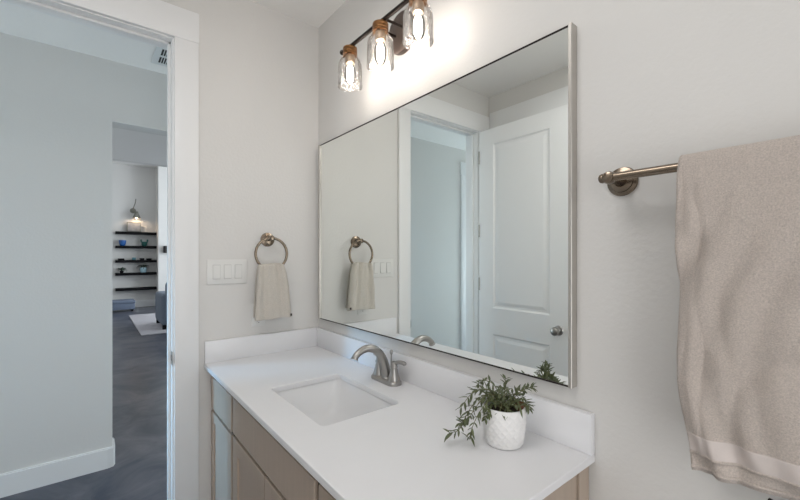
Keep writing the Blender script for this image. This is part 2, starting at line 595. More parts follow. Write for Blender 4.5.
mb = MB()
panel_slab(mb, DX1, 1)
panel_slab(mb, DX0, -1)
for pts in (((DY0, .012), (DY0, DT)), ((DY1, .012), (DY1, DT))):
    b2 = bmesh.new()
    (ya, za), (yb, zb) = pts
    b2.faces.new([b2.verts.new(p) for p in ((DX0, ya, za), (DX1, ya, za), (DX1, yb, zb), (DX0, yb, zb))])
    mb.merge(b2)
for z in (.012, DT):
    b2 = bmesh.new()
    b2.faces.new([b2.verts.new(p) for p in ((DX0, DY0, z), (DX1, DY0, z), (DX1, DY1, z), (DX0, DY1, z))])
    mb.merge(b2)
door = thing('door_1', (DX0 + .017, DY0, 0.012), 'white two panel door standing open against the left wall', 'door')
door['kind'] = 'structure'
mb.build('leaf', M['door'], door, angle=12)
KY, KZ = -.692, .928
for sg, xf in ((1, DX1), (-1, DX0)):
    k = .62 if sg < 0 else 1
    MB().lathe([(0, 0), (.032, 0), (.033, .004), (.030, .009), (.016, .011), (.013, .016), (.012, .026 * k), (.020, .032 * k), (.027, .042 * k), (.0285, .052 * k), (.026, .061 * k), (.018, .067 * k), (0, .069 * k)], (xf, KY, KZ), (sg, 0, 0)).build('door_knob', M['nickel'], door)
for z in (0.35, 1.20, 1.62, 2.2):
    MB().lathe([(0, -.05), (.0065, -.05), (.0065, .05), (0, .05)], (OX0 + .012, -.024, z)).build('hinge', M['nickel'], door)

# ------------------------------------------------------------------ vanity cabinet
CT = 0.91     # countertop height
vx = -0.575
van = thing('vanity_cabinet', (-.29, -.78, 0), 'taupe wood vanity cabinet under the white countertop', 'vanity')
mb = MB()
mb.box((vx + .02, -.02, .10), (vx + .032, -1.528, .8885))
mb.box((vx + .032, -.02, .10), (-.002, -.036, .8885))
mb.box((vx + .032, -1.512, .10), (-.002, -1.528, .8885))
mb.box((-.012, -.036, .10), (-.002, -1.512, .8885))
mb.box((vx + .032, -.036, .10), (-.012, -1.512, .116))
mb.box((vx + .08, -.02, 0), (vx + .095, -1.528, .10))
mb.build('carcass', M['cabin'], van, smooth=False)
mb = MB()   # face frame: filler at wall, rails and stiles (behind the fronts)
mb.box((vx + .0195, -.003, .10), (vx + .012, -.034, .8885))
mb.box((vx + .0195, -1.505, .10), (vx + .012, -1.53, .8885))
mb.box((vx + .0195, -.034, .855), (vx + .012, -1.505, .8885))
mb.build('face_frame', M['cabinet'], van, smooth=False)


def shaker(y0, y1, z0, z1, stile=.058):
    m_ = MB()
    x0, x1 = vx, vx + .012
    m_.box((x0, y0, z0), (x1, y0 - stile, z1), .0012, 1)
    m_.box((x0, y1 + stile, z0), (x1, y1, z1), .0012, 1)
    m_.box((x0, y0 - stile + .0005, z1 - stile), (x1, y1 + stile - .0005, z1), .0012, 1)
    m_.box((x0, y0 - stile + .0005, z0), (x1, y1 + stile - .0005, z0 + stile), .0012, 1)
    m_.box((x0 + .007, y0 - stile + .001, z0 + stile - .001), (x1, y1 + stile - .001, z1 - stile + .001))
    return m_


def slab(y0, y1, z0, z1):
    return MB().box((vx, y0, z0), (vx + .012, y1, z1), .0015, 1)


slab(-.037, -.371, .706, .852).build('drawer', M['cabinet'], van)
slab(-.395, -1.117, .712, .852).build('false_drawer_front', M['cabinet'], van)
slab(-1.139, -1.502, .706, .852).build('drawer', M['cabinet'], van)
shaker(-.037, -.371, .105, .692, .045).build('door', M['cabinet'], van)
shaker(-.395, -.752, .105, .698).build('door', M['cabinet'], van)
shaker(-.758, -1.117, .105, .698).build('door', M['cabinet'], van)
slab(-1.139, -1.502, .42, .692).build('drawer', M['cabinet'], van)
slab(-1.139, -1.502, .105, .406).build('drawer', M['cabinet'], van)
mb = MB()   # end panel with frame
mb.box((vx + .02, -1.5285, .0), (-.003, -1.534, .8885))
mb.box((-.055, -1.534, .0), (-.003, -1.541, .8885), .001, 1)
mb.box((vx + .02, -1.534, .0), (vx + .075, -1.541, .8885), .001, 1)
mb.build('end_panel', M['cabinet'], van, smooth=False)

# ------------------------------------------------------------------ countertop with sink cut-out
SX0, SX1, SY0, SY1 = -.478, -.176, -.972, -.542
top = thing('countertop', (-.3, -.78, .88), 'white quartz vanity countertop with low splash along two walls', 'countertop')
b2 = bmesh.new()
outer = [(-.6, -.001, CT), (-.001, -.001, CT), (-.001, -1.555, CT), (-.6, -1.555, CT)]
inner = rrect(SX0, SX1, SY0, SY1, .022, CT)
es = []
for lp in (outer, inner):
    vs = [b2.verts.new(p) for p in lp]
    es += [b2.edges.new((vs[i], vs[(i + 1) % len(vs)])) for i in range(len(vs))]
bmesh.ops.triangle_fill(b2, use_beauty=True, edges=es)
for f in list(b2.faces):          # nothing may be left across the hole
    c = f.calc_center_median()
    if SX0 + .001 < c.x < SX1 - .001 and SY0 + .001 < c.y < SY1 - .001 and all(SX0 - 1e-4 <= v.co.x <= SX1 + 1e-4 and SY0 - 1e-4 <= v.co.y <= SY1 + 1e-4 for v in f.verts):
        b2.faces.remove(f)
r = bmesh.ops.extrude_face_region(b2, geom=b2.faces[:])
for v in r['geom']:
    if isinstance(v, bmesh.types.BMVert):
        v.co.z -= .021
o = MB().merge(b2).build('slab', M['quartz'], top)
bv = o.modifiers.new('bevel', 'BEVEL')
bv.width = .002
bv.segments = 2
bv.limit_method = 'ANGLE'
MB().box((-.001, -.0215, CT), (-.021, -1.555, CT + .105), .0018).build('backsplash', M['quartz'], top)
MB().box((-.001, -.001, CT), (-.598, -.021, CT + .105), .0018).build('side_splash', M['quartz'], top)

sink = thing('sink', (-.327, -.757, .74), 'white rectangular undermount basin set into the vanity countertop', 'sink')
L = []
for d, z, rr in ((-.03, .8885, .03), (-.006, .8885, .028), (-.004, .881, .03), (.006, .835, .04), (.020, .775, .055), (.038, .752, .07), (.07, .743, .08)):
    L.append(rrect(SX0 + d, SX1 - d, SY0 + d, SY1 - d, rr, z))
cx, cy = (SX0 + SX1) / 2, (SY0 + SY1) / 2
L.append([(cx + (p[0] - cx) * .15, cy + (p[1] - cy) * .12, .738) for p in L[-1]])
L2 = [[(cx + (p[0] - cx) * 1.05, cy + (p[1] - cy) * 1.04, p[2] - .012) for p in lp] for lp in L[1:]]
MB().loft(L, cap1=True).build('basin', M['porcelain'], sink, angle=60)
MB().lathe([(0, .004), (.012, .004), (.0125, .002), (.018, .003), (.021, .0015), (.0215, -.003)], (cx, cy, .739)).build('drain', M['nickel'], sink)

# ------------------------------------------------------------------ faucet
FX, FY = -.075, -.752
fa = thing('faucet', (FX, FY, CT), 'satin nickel two handle faucet with an arched spout behind the sink', 'faucet')
L = []
for d, z in ((0, 0), (0, .010), (.003, .014), (.008, .0165)):
    L.append([(p[0], p[1], CT + z) for p in rrect(FX - .031 + d, FX + .029 - d, FY - .083 + d, FY + .083 - d, .029 - d, 0, 8)])
MB().loft(L, True, True).build('base_plate', M['nickel'], fa)
sp = smooth_path([(FX, FY, CT + .012), (FX - .004, FY, CT + .05), (FX - .020, FY, CT + .096), (FX - .050, FY, CT + .132), (FX - .088, FY, CT + .147), (FX - .122, FY, CT + .141), (FX - .146, FY, CT + .125), (FX - .153, FY, CT + .113)], 5)
n = len(sp)
MB().tube(sp, [.0205 - .0080 * min(1, i / (n * .8)) + (.0025 if i >= n - 2 else 0) for i in range(n)], 20).build('spout', M['nickel'], fa)
MB().lathe([(.0235, 0), (.0235, .005), (.020, .009), (.019, .014)], (FX, FY, CT + .012)).build('spout_collar', M['nickel'], fa)
for s in (1, -1):
    hy = FY + s * .0515
    h = MB().lathe([(0, 0), (.0255, 0), (.0255, .004), (.0225, .014), (.0165, .035), (.0135, .050), (.0132, .053), (.015, .055), (.015, .060), (.0125, .064), (.0115, .072), (.008, .078), (0, .080)], (FX, hy, CT + .0125)).build('handle', M['nickel'], fa)
    lp = smooth_path([(FX, hy, CT + .081), (FX + .006, hy + s * .016, CT + .089), (FX + .012, hy + s * .036, CT + .091), (FX + .016, hy + s * .054, CT + .088)], 4)
    k = len(lp)
    MB().tube(lp, [.0095 - .001 * i / k if i < k - 3 else (.0092 if i < k - 1 else .006) for i in range(k)], 12, flat=.85).build('lever', M['nickel'], h)
rod = MB().tube([(FX + .024, FY, CT + .015), (FX + .026, FY, CT + .105)], .0025, 10).build('lift_rod', M['nickel'], fa)
MB().lathe([(0, 0), (.004, 0), (.0065, .005), (.0072, .012), (.005, .018), (0, .0195)], (FX + .026, FY, CT + .104), n=20).build('knob', M['nickel'], rod)

# ------------------------------------------------------------------ mirror
MX = -.0221
my0, my1, mz0, mz1 = -.058, -1.508, 1.0715, 2.039
mi = thing('wall_mirror', (0, (my0 + my1) / 2, mz0), 'large rectangular wall mirror in a thin silver frame above the vanity', 'mirror')
fw = .010
MB().box((-.001, my0, mz0), (MX - .008, my0 - fw, mz1), .001, 1).build('frame_stile', M['silver'], mi)
MB().box((-.001, my1 + fw, mz0), (MX - .008, my1, mz1), .001, 1).build('frame_stile', M['silver'], mi)
MB().box((-.001, my0 - fw, mz0), (MX - .003, my1 + fw, mz0 + .004), .001, 1).build('frame_rail', M['bronze'], mi)
MB().box((-.001, my0 - fw, mz1 - .004), (MX - .003, my1 + fw, mz1), .001, 1).build('frame_rail', M['bronze'], mi)
MB().box((-.002, my0 - fw, mz0 + .004), (MX, my1 + fw, mz1 - .004)).build('glass', M['mirror'], mi, smooth=False)

# ------------------------------------------------------------------ vanity light
LX, LZ = -.14, 2.334
vl = thing('vanity_light', (0, -.79, 2.35), 'three jar vanity light with dark bar and brass caps above the mirror', 'wall lamp')
MB().lathe([(0, 0), (.082, 0), (.084, .004), (.083, .022), (.076, .027), (0, .028)], (-.001, -.778, 2.345), (-1, 0, 0), 48).build('backplate', M['plate_bronze'], vl)
MB().tube([(LX, -.508, LZ - .003), (LX, -1.085, LZ - .003)], .0085, 16).build('bar', M['bronze'], vl)
for y in (-.508, -1.085):
    MB().lathe([(0, -.005), (.0095, -.005), (.011, 0), (.0095, .005), (0, .005)], (LX, y, LZ), (0, 1, 0), 20).build('bar_end', M['bronze'], vl)
for dy in (-.036, .036):
    MB().tube([(-.026, -.788 + dy, 2.338), (LX, -.788 + dy, LZ)], .0055, 12).build('arm', M['bronze'], vl)
for y in (-.576, -.801, -1.022):
    T = LZ - .006      # top of the cap
    MB().lathe([(0, T), (.024, T), (.0305, T - .004), (.031, T - .011), (.0295, T - .013), (.031, T - .016), (.031, T - .024), (.0295, T - .026), (.031, T - .029), (.031, T - .034), (0, T - .035)], (LX, y, 0), n=36).build('cap', M['brass'], vl)
    MB().lathe([(.0195, T - .0355), (.0215, T - .045), (.0215, T - .066), (.019, T - .070), (0, T - .070)], (LX, y, 0), n=28).build('socket', M['socket'], vl)
    j = MB().lathe([(.030, T - .0355), (.0315, T - .042), (.037, T - .050), (.046, T - .062), (.0510, T - .078), (.0520, T - .10), (.0530, T - .166), (.0540, T - .169), (.0535, T - .172), (.0508, T - .170), (.0500, T - .10), (.0488, T - .079)], (LX, y, 0), n=40).build('glass_jar', M['jar'], vl)
    bu = MB().lathe([(.012, T - .070), (.014, T - .078), (.021, T - .090), (.024, T - .105), (.023, T - .138), (.018, T - .153), (.008, T - .161), (0, T - .162)], (LX, y, 0), n=24).build('bulb', M['bulbglass'], vl)
    MB().lathe([(0, T - .080), (.008, T - .082), (.0125, T - .092), (.0125, T - .142), (.008, T - .151), (0, T - .153)], (LX, y, 0), n=16).build('filament', M['bulb'], bu)

# ------------------------------------------------------------------ towel ring and hand towel
RX, RZ, RY = -.295, 1.432, -.062
tr = thing('towel_ring', (RX, 0, 1.51), 'champagne metal towel ring mounted on the wall left of the mirror', 'towel ring')
MB().lathe([(0, 0), (.036, 0), (.037, .003), (.035, .008), (.027, .011), (.022, .013), (0, .0135)], (RX, -.0005, 1.507), (0, -1, 0), 40).build('rosette', M['champagne'], tr)
MB().lathe([(.014, .012), (.011, .022), (.010, .045), (.0135, .050), (.0145, .060), (.0135, .069), (.008, .074), (0, .075)], (RX, -.0005, 1.512), (0, -1, 0), 28).build('post', M['champagne'], tr)
MB().tube([(RX + .081 * math.cos(2 * PI * k / 64), RY, RZ + .081 * math.sin(2 * PI * k / 64)) for k in range(64)], .0068, 14, closed=True).build('ring', M['champagne'], tr)

ht = thing('hand_towel', (RX, RY, 1.10), 'small beige terry hand towel draped through the towel ring', 'towel')


def hand(u, v):
    # u across (0 left .. 1 right), v along: 0 back hem .. 0.5 top fold .. 1 front hem
    ztop = 1.381
    zb, zf = 1.112, 1.101
    a = (v - .46) / .08
    if v < .46:
        k = 1 - v / .46          # 1 at hem
        z = ztop - .012 - (ztop - .012 - zb) * k
        side = 1.0
    elif v > .54:
        k = (v - .54) / .46
        z = ztop - .012 - (ztop - .012 - zf) * k
        side = -1.0
    else:
        k = 0
        ang = (a) * PI
        z = ztop - .012 + .012 * math.sin(ang)
        side = math.cos(ang)
    kk = k ** .55
    half = .066 + .028 * kk * (1.0 if side < 0 else .96)
    xc = RX + .008 * kk - .002
    c = (u - .5) * 2
    x = xc + c * half
    fold = .008 * math.cos(c * 7.5 + .6) * (1 - .25 * k) + .004 * math.sin(c * 12.0 + 4.5 * z) + .003 * hsh(c * 4, z * 18)
    dip = -.005 * c * c * (1 - k)
    y = RY + side * (.0145 + .008 * kk) - fold * (.75 if side < 0 else .4) + (1 - abs(side)) * 0
    if abs(c) > .86:
        y += -side * .010 * ((abs(c) - .86) / .14) ** 2
    return (x, min(y, -.012), z + dip + .002 * math.sin(c * 3))


o = MB().grid(hand, 48, 96).build('cloth', M['handtowel'], ht, angle=180)
sd = o.modifiers.new('solid', 'SOLIDIFY')
sd.thickness = .006
sd.offset = 0
b = MB()
b.box((RX + .087, RY - .032, 1.108), (RX + .097, RY - .0295, 1.121), .0005)
b.build('tag', M['tag'], ht)

# ------------------------------------------------------------------ switch plate and outlet
sw = thing('light_switch', (-.493, 0, 1.344), 'white three gang rocker switch plate beside the white door casing', 'light switch')
MB().box((-.587, -.0005, 1.284), (-.400, -.0065, 1.404), .003).build('plate', M['plastic'], sw)
for i in range(3):
    xc = -.4935 + (i - 1) * .0505
    r = MB().box((xc - .0175, -.006, 1.309), (xc + .0175, -.0078, 1.379), .0008).build('rocker_shade_frame', M['gap_shade'], sw)
    rk = MB()
    tip = .004
    up = (i != 2)
    rk.loft([[(xc - .0155, -.007, 1.3115), (xc + .0155, -.007, 1.3115), (xc + .0155, -.007, 1.3765), (xc - .0155, -.007, 1.3765)],
             [(xc - .0155, -.0085 - (tip if up else 0), 1.3115), (xc + .0155, -.0085 - (tip if up else 0), 1.3115), (xc + .0155, -.0085 - (0 if up else tip), 1.3765), (xc - .0155, -.0085 - (0 if up else tip), 1.3765)]], True, True)
    rk.build('rocker', M['plastic'], r, smooth=False)

ol = thing('wall_outlet', (-.335, 0, 1.108), 'white wall outlet mostly hidden behind the hanging hand towel', 'outlet')
pl = MB().box((-.377, -.0005, 1.058), (-.307, -.006, 1.174), .0025).build('plate', M['plastic'], ol)
for zc in (1.086, 1.146):
    rc = MB().box((-.359, -.0055, zc - .017), (-.325, -.0078, zc + .017), .001).build('receptacle', M['plastic'], ol)
    for dx in (-.007, .006):
        MB().box((-.342 + dx - .0012, -.0076, zc - .002), (-.342 + dx + .0012, -.0081, zc + .006)).build('slot', M['slot'], rc)
    MB().lathe([(0, 0), (.0023, 0), (.0023, .0005), (0, .0005)], (-.342, -.0077, zc - .008), (0, -1, 0), 12).build('ground_hole', M['slot'], rc)

# ------------------------------------------------------------------ potted plant
PX, PY, PR, PH = -.134, -1.371, .0565, .104
pp = thing('potted_plant', (PX, PY, CT), 'trailing olive green plant in a white ceramic pot on the countertop', 'plant')


def pot():
    mb_ = MB()
    N, H = 120, 60
    rings = []
    for i in range(H + 1):
        t_ = i / H
        r0 = PR * (.84 + .16 * min(1, t_ * 1.6) ** .6)
        if t_ < .06:
            r0 *= .93 + .07 * (t_ / .06) ** .5
        lp = []
        for k in range(N):
            a = 2 * PI * k / N
            rr = r0
            if .06 < t_ < .93:
                p = a * 9 / PI
                q = t_ * 5.0
                d1 = abs(((p + q) % 1) - .5) * 2
                d2 = abs(((p - q) % 1) - .5) * 2
                ridge = max(max(0, (d1 - .76) / .24), max(0, (d2 - .76) / .24))
                rr += .0024 * ridge
            lp.append((PX + rr * math.cos(a), PY + rr * math.sin(a), CT + .0005 + t_ * PH))
        rings.append(lp)
    for rr, z in ((PR - .002, PH + .0012), (PR - .0045, PH), (PR - .006, PH - .02), (PR - .008, .02)):
        rings.append([(PX + rr * math.cos(2 * PI * k / N), PY + rr * math.sin(2 * PI * k / N), CT + z) for k in range(N)])
    mb_.loft(rings, cap0=True, cap1=True)
    return mb_.build('pot', M['pot'], pp, angle=50)


pot()
MB().lathe([(0, PH - .010), (.02, PH - .008), (.038, PH - .012), (PR - .0065, PH - .016), (PR - .0065, PH - .03), (0, PH - .03)], (PX, PY, CT), n=32).build('soil', M['soil'], pp)
rng = random.Random(11)
b2 = bmesh.new()
bmesh.ops.create_icosphere(b2, subdivisions=3, radius=.013)
for v in b2.verts:
    v.co *= 1 + .25 * hsh(v.co.x * 300, v.co.y * 300 + v.co.z * 200)
MB().merge(b2, Matrix.Translation((PX + .022, PY - .036, CT + PH + .001))).build('moss', M['moss'], pp)

stems = MB()
leaves = MB()


def leaf(base, d, up, ln, wd):
    d = d.normalized()
    s = d.cross(up)
    if s.length < 1e-3:
        s = d.cross(Vector((1, 0, 0)))
    s.normalize()
    u = s.cross(d)
    b3 = bmesh.new()
    prof = [(0, .12), (.2, .7), (.45, 1.0), (.72, .72), (1.0, .04)]
    top_, bot_ = [], []
    for k, w in prof:
        c = base + d * (ln * k) + u * (-.10 * ln * k * k)
        row = [c - s * wd * w + u * wd * .35 * w, c, c + s * wd * w + u * wd * .35 * w]
        top_.append([b3.verts.new(p + u * .00035) for p in row])
        bot_.append([b3.verts.new(p - u * .00035) for p in row])
    for i in range(4):
        for j in range(2):
            b3.faces.new((top_[i][j], top_[i][j + 1], top_[i + 1][j + 1], top_[i + 1][j]))
            b3.faces.new((bot_[i][j + 1], bot_[i][j], bot_[i + 1][j], bot_[i + 1][j + 1]))
        b3.faces.new((top_[i][0], top_[i + 1][0], bot_[i + 1][0], bot_[i][0]))
        b3.faces.new((top_[i + 1][2], top_[i][2], bot_[i][2], bot_[i + 1][2]))
    leaves.merge(b3)


# camera-left on the counter is roughly (-X, +Y)
LEFT = Vector((-.78, .63, 0))
RIGHT = -LEFT
FRONT = Vector((-.63, -.78, 0))
base = Vector((PX, PY, CT + PH - .012))
sprigs = []
# trailing sprigs to the left, drooping to the counter
sprigs.append([base, base + LEFT * .035 + Vector((0, 0, .040)), base + LEFT * .075 + Vector((0, 0, .024)), base + LEFT * .105 + Vector((0, 0, -.022)), base + LEFT * .125 + FRONT * .012 + Vector((0, 0, -.052)), base + LEFT * .150 + FRONT * .012 + Vector((0, 0, -.060))])
sprigs.append([base + FRONT * .01, base + LEFT * .04 + FRONT * .018 + Vector((0, 0, .030)), base + LEFT * .07 + FRONT * .024 + Vector((0, 0, .004)), base + LEFT * .092 + FRONT * .026 + Vector((0, 0, -.040)), base + LEFT * .098 + FRONT * .028 + Vector((0, 0, -.070))])
sprigs.append([base - FRONT * .01, base + LEFT * .04 - FRONT * .012 + Vector((0, 0, .048)), base + LEFT * .085 - FRONT * .012 + Vector((0, 0, .038)), base + LEFT * .115 - FRONT * .01 + Vector((0, 0, .002))])
sprigs.append([base, base + LEFT * .03 + Vector((0, 0, .045)), base + LEFT * .055 + Vector((0, 0, .056)), base + LEFT * .08 + Vector((0, 0, .050))])
# short bushy sprigs over the rim
for a in range(13):
    an = a * 2 * PI / 13 + .2
    d = Vector((math.cos(an), math.sin(an), 0))
    r_ = .030 + .016 * rng.random()
    sprigs.append([base + d * .012, base + d * r_ * .7 + Vector((0, 0, .019 + .013 * rng.random())), base + d * (r_ + .018) + Vector((0, 0, .012 + .016 * rng.random()))])
# two tall ones, one upright and one reaching right
sprigs.append([base, base + RIGHT * .002 + Vector((0, 0, .045)), base + RIGHT * .004 + Vector((0, 0, .082))])
sprigs.append([base + RIGHT * .01, base + RIGHT * .035 + Vector((0, 0, .038)), base + RIGHT * .062 + Vector((0, 0, .057)), base + RIGHT * .078 + Vector((0, 0, .060))])
sprigs.append([base + RIGHT * .01, base + RIGHT * .045 + FRONT * .015 + Vector((0, 0, .026)), base + RIGHT * .062 + FRONT * .02 + Vector((0, 0, .010))])
sprigs.append([base + LEFT * .01, base + LEFT * .045 + FRONT * .004 + Vector((0, 0, .036)), base + LEFT * .078 + FRONT * .012 + Vector((0, 0, .012)), base + LEFT * .10 + FRONT * .004 + Vector((0, 0, -.028)), base + LEFT * .118 - FRONT * .004 + Vector((0, 0, -.040))])
sprigs.append([base + FRONT * .012, base + LEFT * .035 + FRONT * .026 + Vector((0, 0, .022)), base + LEFT * .058 + FRONT * .034 + Vector((0, 0, -.012))])
BACK = Vector((.9, .45, 0))
sprigs.append([base + BACK * .01, base + BACK * .045 + Vector((0, 0, .034)), base + BACK * .075 + Vector((0, .012, .030)), base + BACK * .088 + Vector((0, .035, .018))])
sprigs.append([base + BACK * .01, base + BACK * .04 + Vector((0, -.03, .040)), base + BACK * .07 + Vector((0, -.05, .046))])
sprigs.append([base + BACK * .01, base + BACK * .04 + Vector((0, .04, .040)), base + BACK * .06 + Vector((0, .08, .040)), base + BACK * .062 + Vector((0, .11, .022))])
for si, sp in enumerate(sprigs):
    pth = smooth_path(sp, 6)
    stems.tube(pth, [.0013 - .0006 * i / len(pth) for i in range(len(pth))], 6)
    for i in range(3, len(pth)):
        t_ = (pth[i] - pth[i - 1]).normalized()
        sparse = (4 + 13 <= si)
        if sparse and i < len(pth) * .55 and i % 3:
            continue
        if not sparse and i % 2:
            continue
        for s_ in ((i * 2.4) % 6.28, (i * 2.4 + 2.9) % 6.28):
            side_ = t_.orthogonal().normalized()
            side_.rotate(Matrix.Rotation(s_ + rng.uniform(-.5, .5), 3, t_))
            d = t_ * rng.uniform(.5, 1.0) + side_ * rng.uniform(.6, 1.1)
            ln = rng.uniform(.017, .032) if not sparse else rng.uniform(.015, .024)
            tip_z = pth[i].z + d.normalized().z * ln
            if tip_z < CT + .004:
                d.z = abs(d.z)
            leaf(pth[i], d, Vector((0, 0, 1)), ln, rng.uniform(.0026, .0042))
stems.build('stems', M['stem'], pp)
leaves.build('leaves', M['leaf'], pp, angle=60)

# ------------------------------------------------------------------ towel bar and bath towel
BX, BZ = -.078, 1.604
tb = thing('towel_bar', (0, -1.93, BZ), 'champagne metal towel bar on the wall right of the mirror', 'towel bar')
for y, s in ((-1.622, 1), (-2.238, -1)):
    rs = MB().lathe([(0, 0), (.0345, 0), (.0355, .003), (.0335, .008), (.0270, .010), (.0265, .014), (.0215, .016), (0, .017)], (-.0005, y, BZ), (-1, 0, 0), 40).build('rosette', M['champagne'], tb)
    MB().lathe([(.015, .015), (.0115, .024), (.0105, .050), (.0125, .056), (.0135, .063), (.0145, .070), (.0145, .083), (.012, .089), (.006, .0915), (0, .092)], (-.0005, y, BZ), (-1, 0, 0), 28).build('post', M['champagne'], tb)
    MB().lathe([(0, 0), (.0125, 0), (.0125, .004), (.0095, .006), (.0105, .009), (.0112, .014), (.0095, .019), (.005, .022), (0, .0225)], (BX, y + s * .001, BZ), (0, s, 0), 28).build('finial', M['champagne'], tb)
MB().tube([(BX, -1.618, BZ), (BX, -2.246, BZ)], .0095, 20).build('bar', M['champagne'], tb)

bt = thing('bath_towel', (BX, -1.95, 1.0), 'large beige terry bath towel folded over the towel bar', 'towel')
TY0, TY1 = -1.765, -2.16
ZT = BZ + .0215


def edge_wave(z):
    t_ = (ZT - z) / .62
    return .004 * math.sin(t_ * 9 + .5) + .006 * math.sin(t_ * 4.2) - (.016 * max(0, t_ - .72) / .28)


def bath(u, v, grow=0.0):
    # u: 0 left edge .. 1 right edge ; v: 0 back hem .. top .. 1 front hem
    zf, zb = 1.005, 1.03
    R = .0165
    if v < .4:
        k = 1 - v / .4
        z = BZ - (BZ - zb) * k
        side, top_ = 1.0, 0.0
    elif v > .5:
        k = (v - .5) / .5
        z = BZ - (BZ - zf) * k
        side, top_ = -1.0, 0.0
    else:
        k = 0
        an = (v - .4) / .1 * PI
        side = math.cos(an)
        top_ = math.sin(an)
        z = BZ + (R + .004) * top_
    y = TY0 + (TY1 - TY0) * u
    w = max(0, 1 - u * 3.0)
    y += edge_wave(z) * w
    x = BX + side * R
    e = u * (TY0 - TY1)
    amp = min(1, k * 3.5)
    if side <= 0:
        bulge = .010 * amp * math.sin(min(1, e / .05) * PI / 2)
        vert = .009 * amp * math.sin(e * 95 + 6 * math.sin(z * 6.5) + .8) * math.exp(-e * 9)
        crease = -.008 * amp * math.exp(-((e - .034 - .005 * math.sin(z * 27)) / .007) ** 2) * (.7 + .3 * math.sin(z * 13 + 1))
        crease -= .006 * amp * math.exp(-((e - .012 - .003 * math.sin(z * 34 + 2)) / .005) ** 2) * (.6 + .4 * math.sin(z * 17))
        crease -= .005 * amp * math.exp(-((e - .075 - .012 * math.sin(z * 11 + 2)) / .012) ** 2) * (.5 + .5 * math.sin(z * 7))
        arc = -.009 * amp * math.exp(-(((math.hypot((e - .16) * 1.0, (z - 1.12) * .75)) - .085) / .016) ** 2)
        lump = .0012 * amp * hsh(e * 22, z * 14) + .0008 * hsh(e * 50 + 3, z * 32)
        x -= bulge + vert + crease + arc + lump + grow
        x -= .012 * k * u
        z += .032 * u * max(0, k - .5) * 1.2
    else:
        x = min(x + .006 * k + .003 * hsh(e * 20, z * 12), -.024)
    return Vector((x, y, z))


o = MB().grid(lambda u, v: bath(u, v), 90, 200).build('cloth', M['towel'], bt, angle=180)
sd = o.modifiers.new('solid', 'SOLIDIFY')
sd.thickness = .006
sd.offset = 0
# flat woven band and ribbed hem at the foot of the front drape
o = MB().grid(lambda u, v: bath(u, .5 + .5 * (.885 + .058 * v), .0040), 90, 14).build('woven_band', M['towelband'], bt, angle=180)
sd = o.modifiers.new('solid', 'SOLIDIFY')
sd.thickness = .0016
sd.offset = 0
for k0, k1 in ((.940, .950), (.982, .992)):
    o = MB().grid(lambda u, v: bath(u, .5 + .5 * (k0 + (k1 - k0) * v), .0030 + .0032 * math.sin(v * PI)), 90, 6).build('hem_ridge', M['towel'], bt, angle=180)
    sd = o.modifiers.new('solid', 'SOLIDIFY')
    sd.thickness = .0016
    sd.offset = 0

# paper holder under the towel, only its tip in view
ph = thing('paper_holder', (0, -1.9, .955), 'dark bronze paper holder mostly hidden under the bath towel', 'paper holder')
MB().lathe([(0, 0), (.028, 0), (.028, .006), (.020, .012), (0, .013)], (-.0005, -1.945, .968), (-1, 0, 0), 28).build('rosette', M['bronze'], ph)
MB().tube([(-.01, -1.945, .968), (-.06, -1.945, .968)], .008, 14).build('post', M['bronze'], ph)
MB().tube(smooth_path([(-.06, -1.945, .968), (-.066, -1.93, .972), (-.066, -1.905, .976), (-.064, -1.889, .979)], 5), .0075, 12).build('arm', M['bronze'], ph)

# ------------------------------------------------------------------ hallway vent
hv = thing('ceiling_vent', (-.58, .97, 2.74), 'white air vent grille with dark slots on the hallway ceiling', 'vent')
mb = MB()
v0, v1, w0, w1 = -.70, -.46, .80, 1.08
mb.box((v0, w0, 2.7395), (v0 + .035, w1, 2.733), .001)
mb.box((v1 - .035, w0, 2.7395), (v1, w1, 2.733), .001)
mb.box((v0 + .035, w0, 2.7395), (v1 - .035, w0 + .03, 2.733), .001)
mb.box((v0 + .035, w1 - .03, 2.7395), (v1 - .035, w1, 2.733), .001)
mb.box((v0 + .035, .93, 2.7395), (v1 - .035, .95, 2.733), .001)
mb.build('frame', M['vent'], hv)
MB().box((v0 + .03, w0 + .02, 2.7397), (v1 - .03, w1 - .02, 2.7375)).build('duct_opening', M['slot'], hv)
for k in range(11):
    x = v0 + .047 + k * .0145
    MB().box((x, w0 + .03, 2.7390), (x + .004, w1 - .03, 2.7335)).build('slat', M['vent'], hv)

# ------------------------------------------------------------------ living room beyond the hallway
SXa, SXb = -.525, .405
SHZ = [(2.035, 'top'), (1.655, 'second'), (1.27, 'middle'), (.925, 'fourth'), (.515, 'bottom')]
labels = ['black floating wall shelf in the living room, topmost of five',
          'black floating wall shelf holding the blue and green cups',
          'black floating wall shelf in the middle of the five, with small dark ornaments',
          'black floating wall shelf holding two small plants',
          'empty black floating wall shelf, lowest of five']
sh0 = None
SD = .22
for (z, nm), lb in zip(SHZ, labels):
    if sh0 is None:
        sh0 = MB().box((SXa, 10.829, -.035), (SXb - .002, 10.829 - SD, .035), .003).build('wall_shelf', M['black'])
        o = sh0
    else:
        o = sh0.copy()
        COL.objects.link(o)
    o.location = (0, 0, z)
    tag(o, lb, 'shelf', 'black floating shelves')
SY = 10.829 - SD / 2
TOPS = [z + .0352 for z, _ in SHZ]
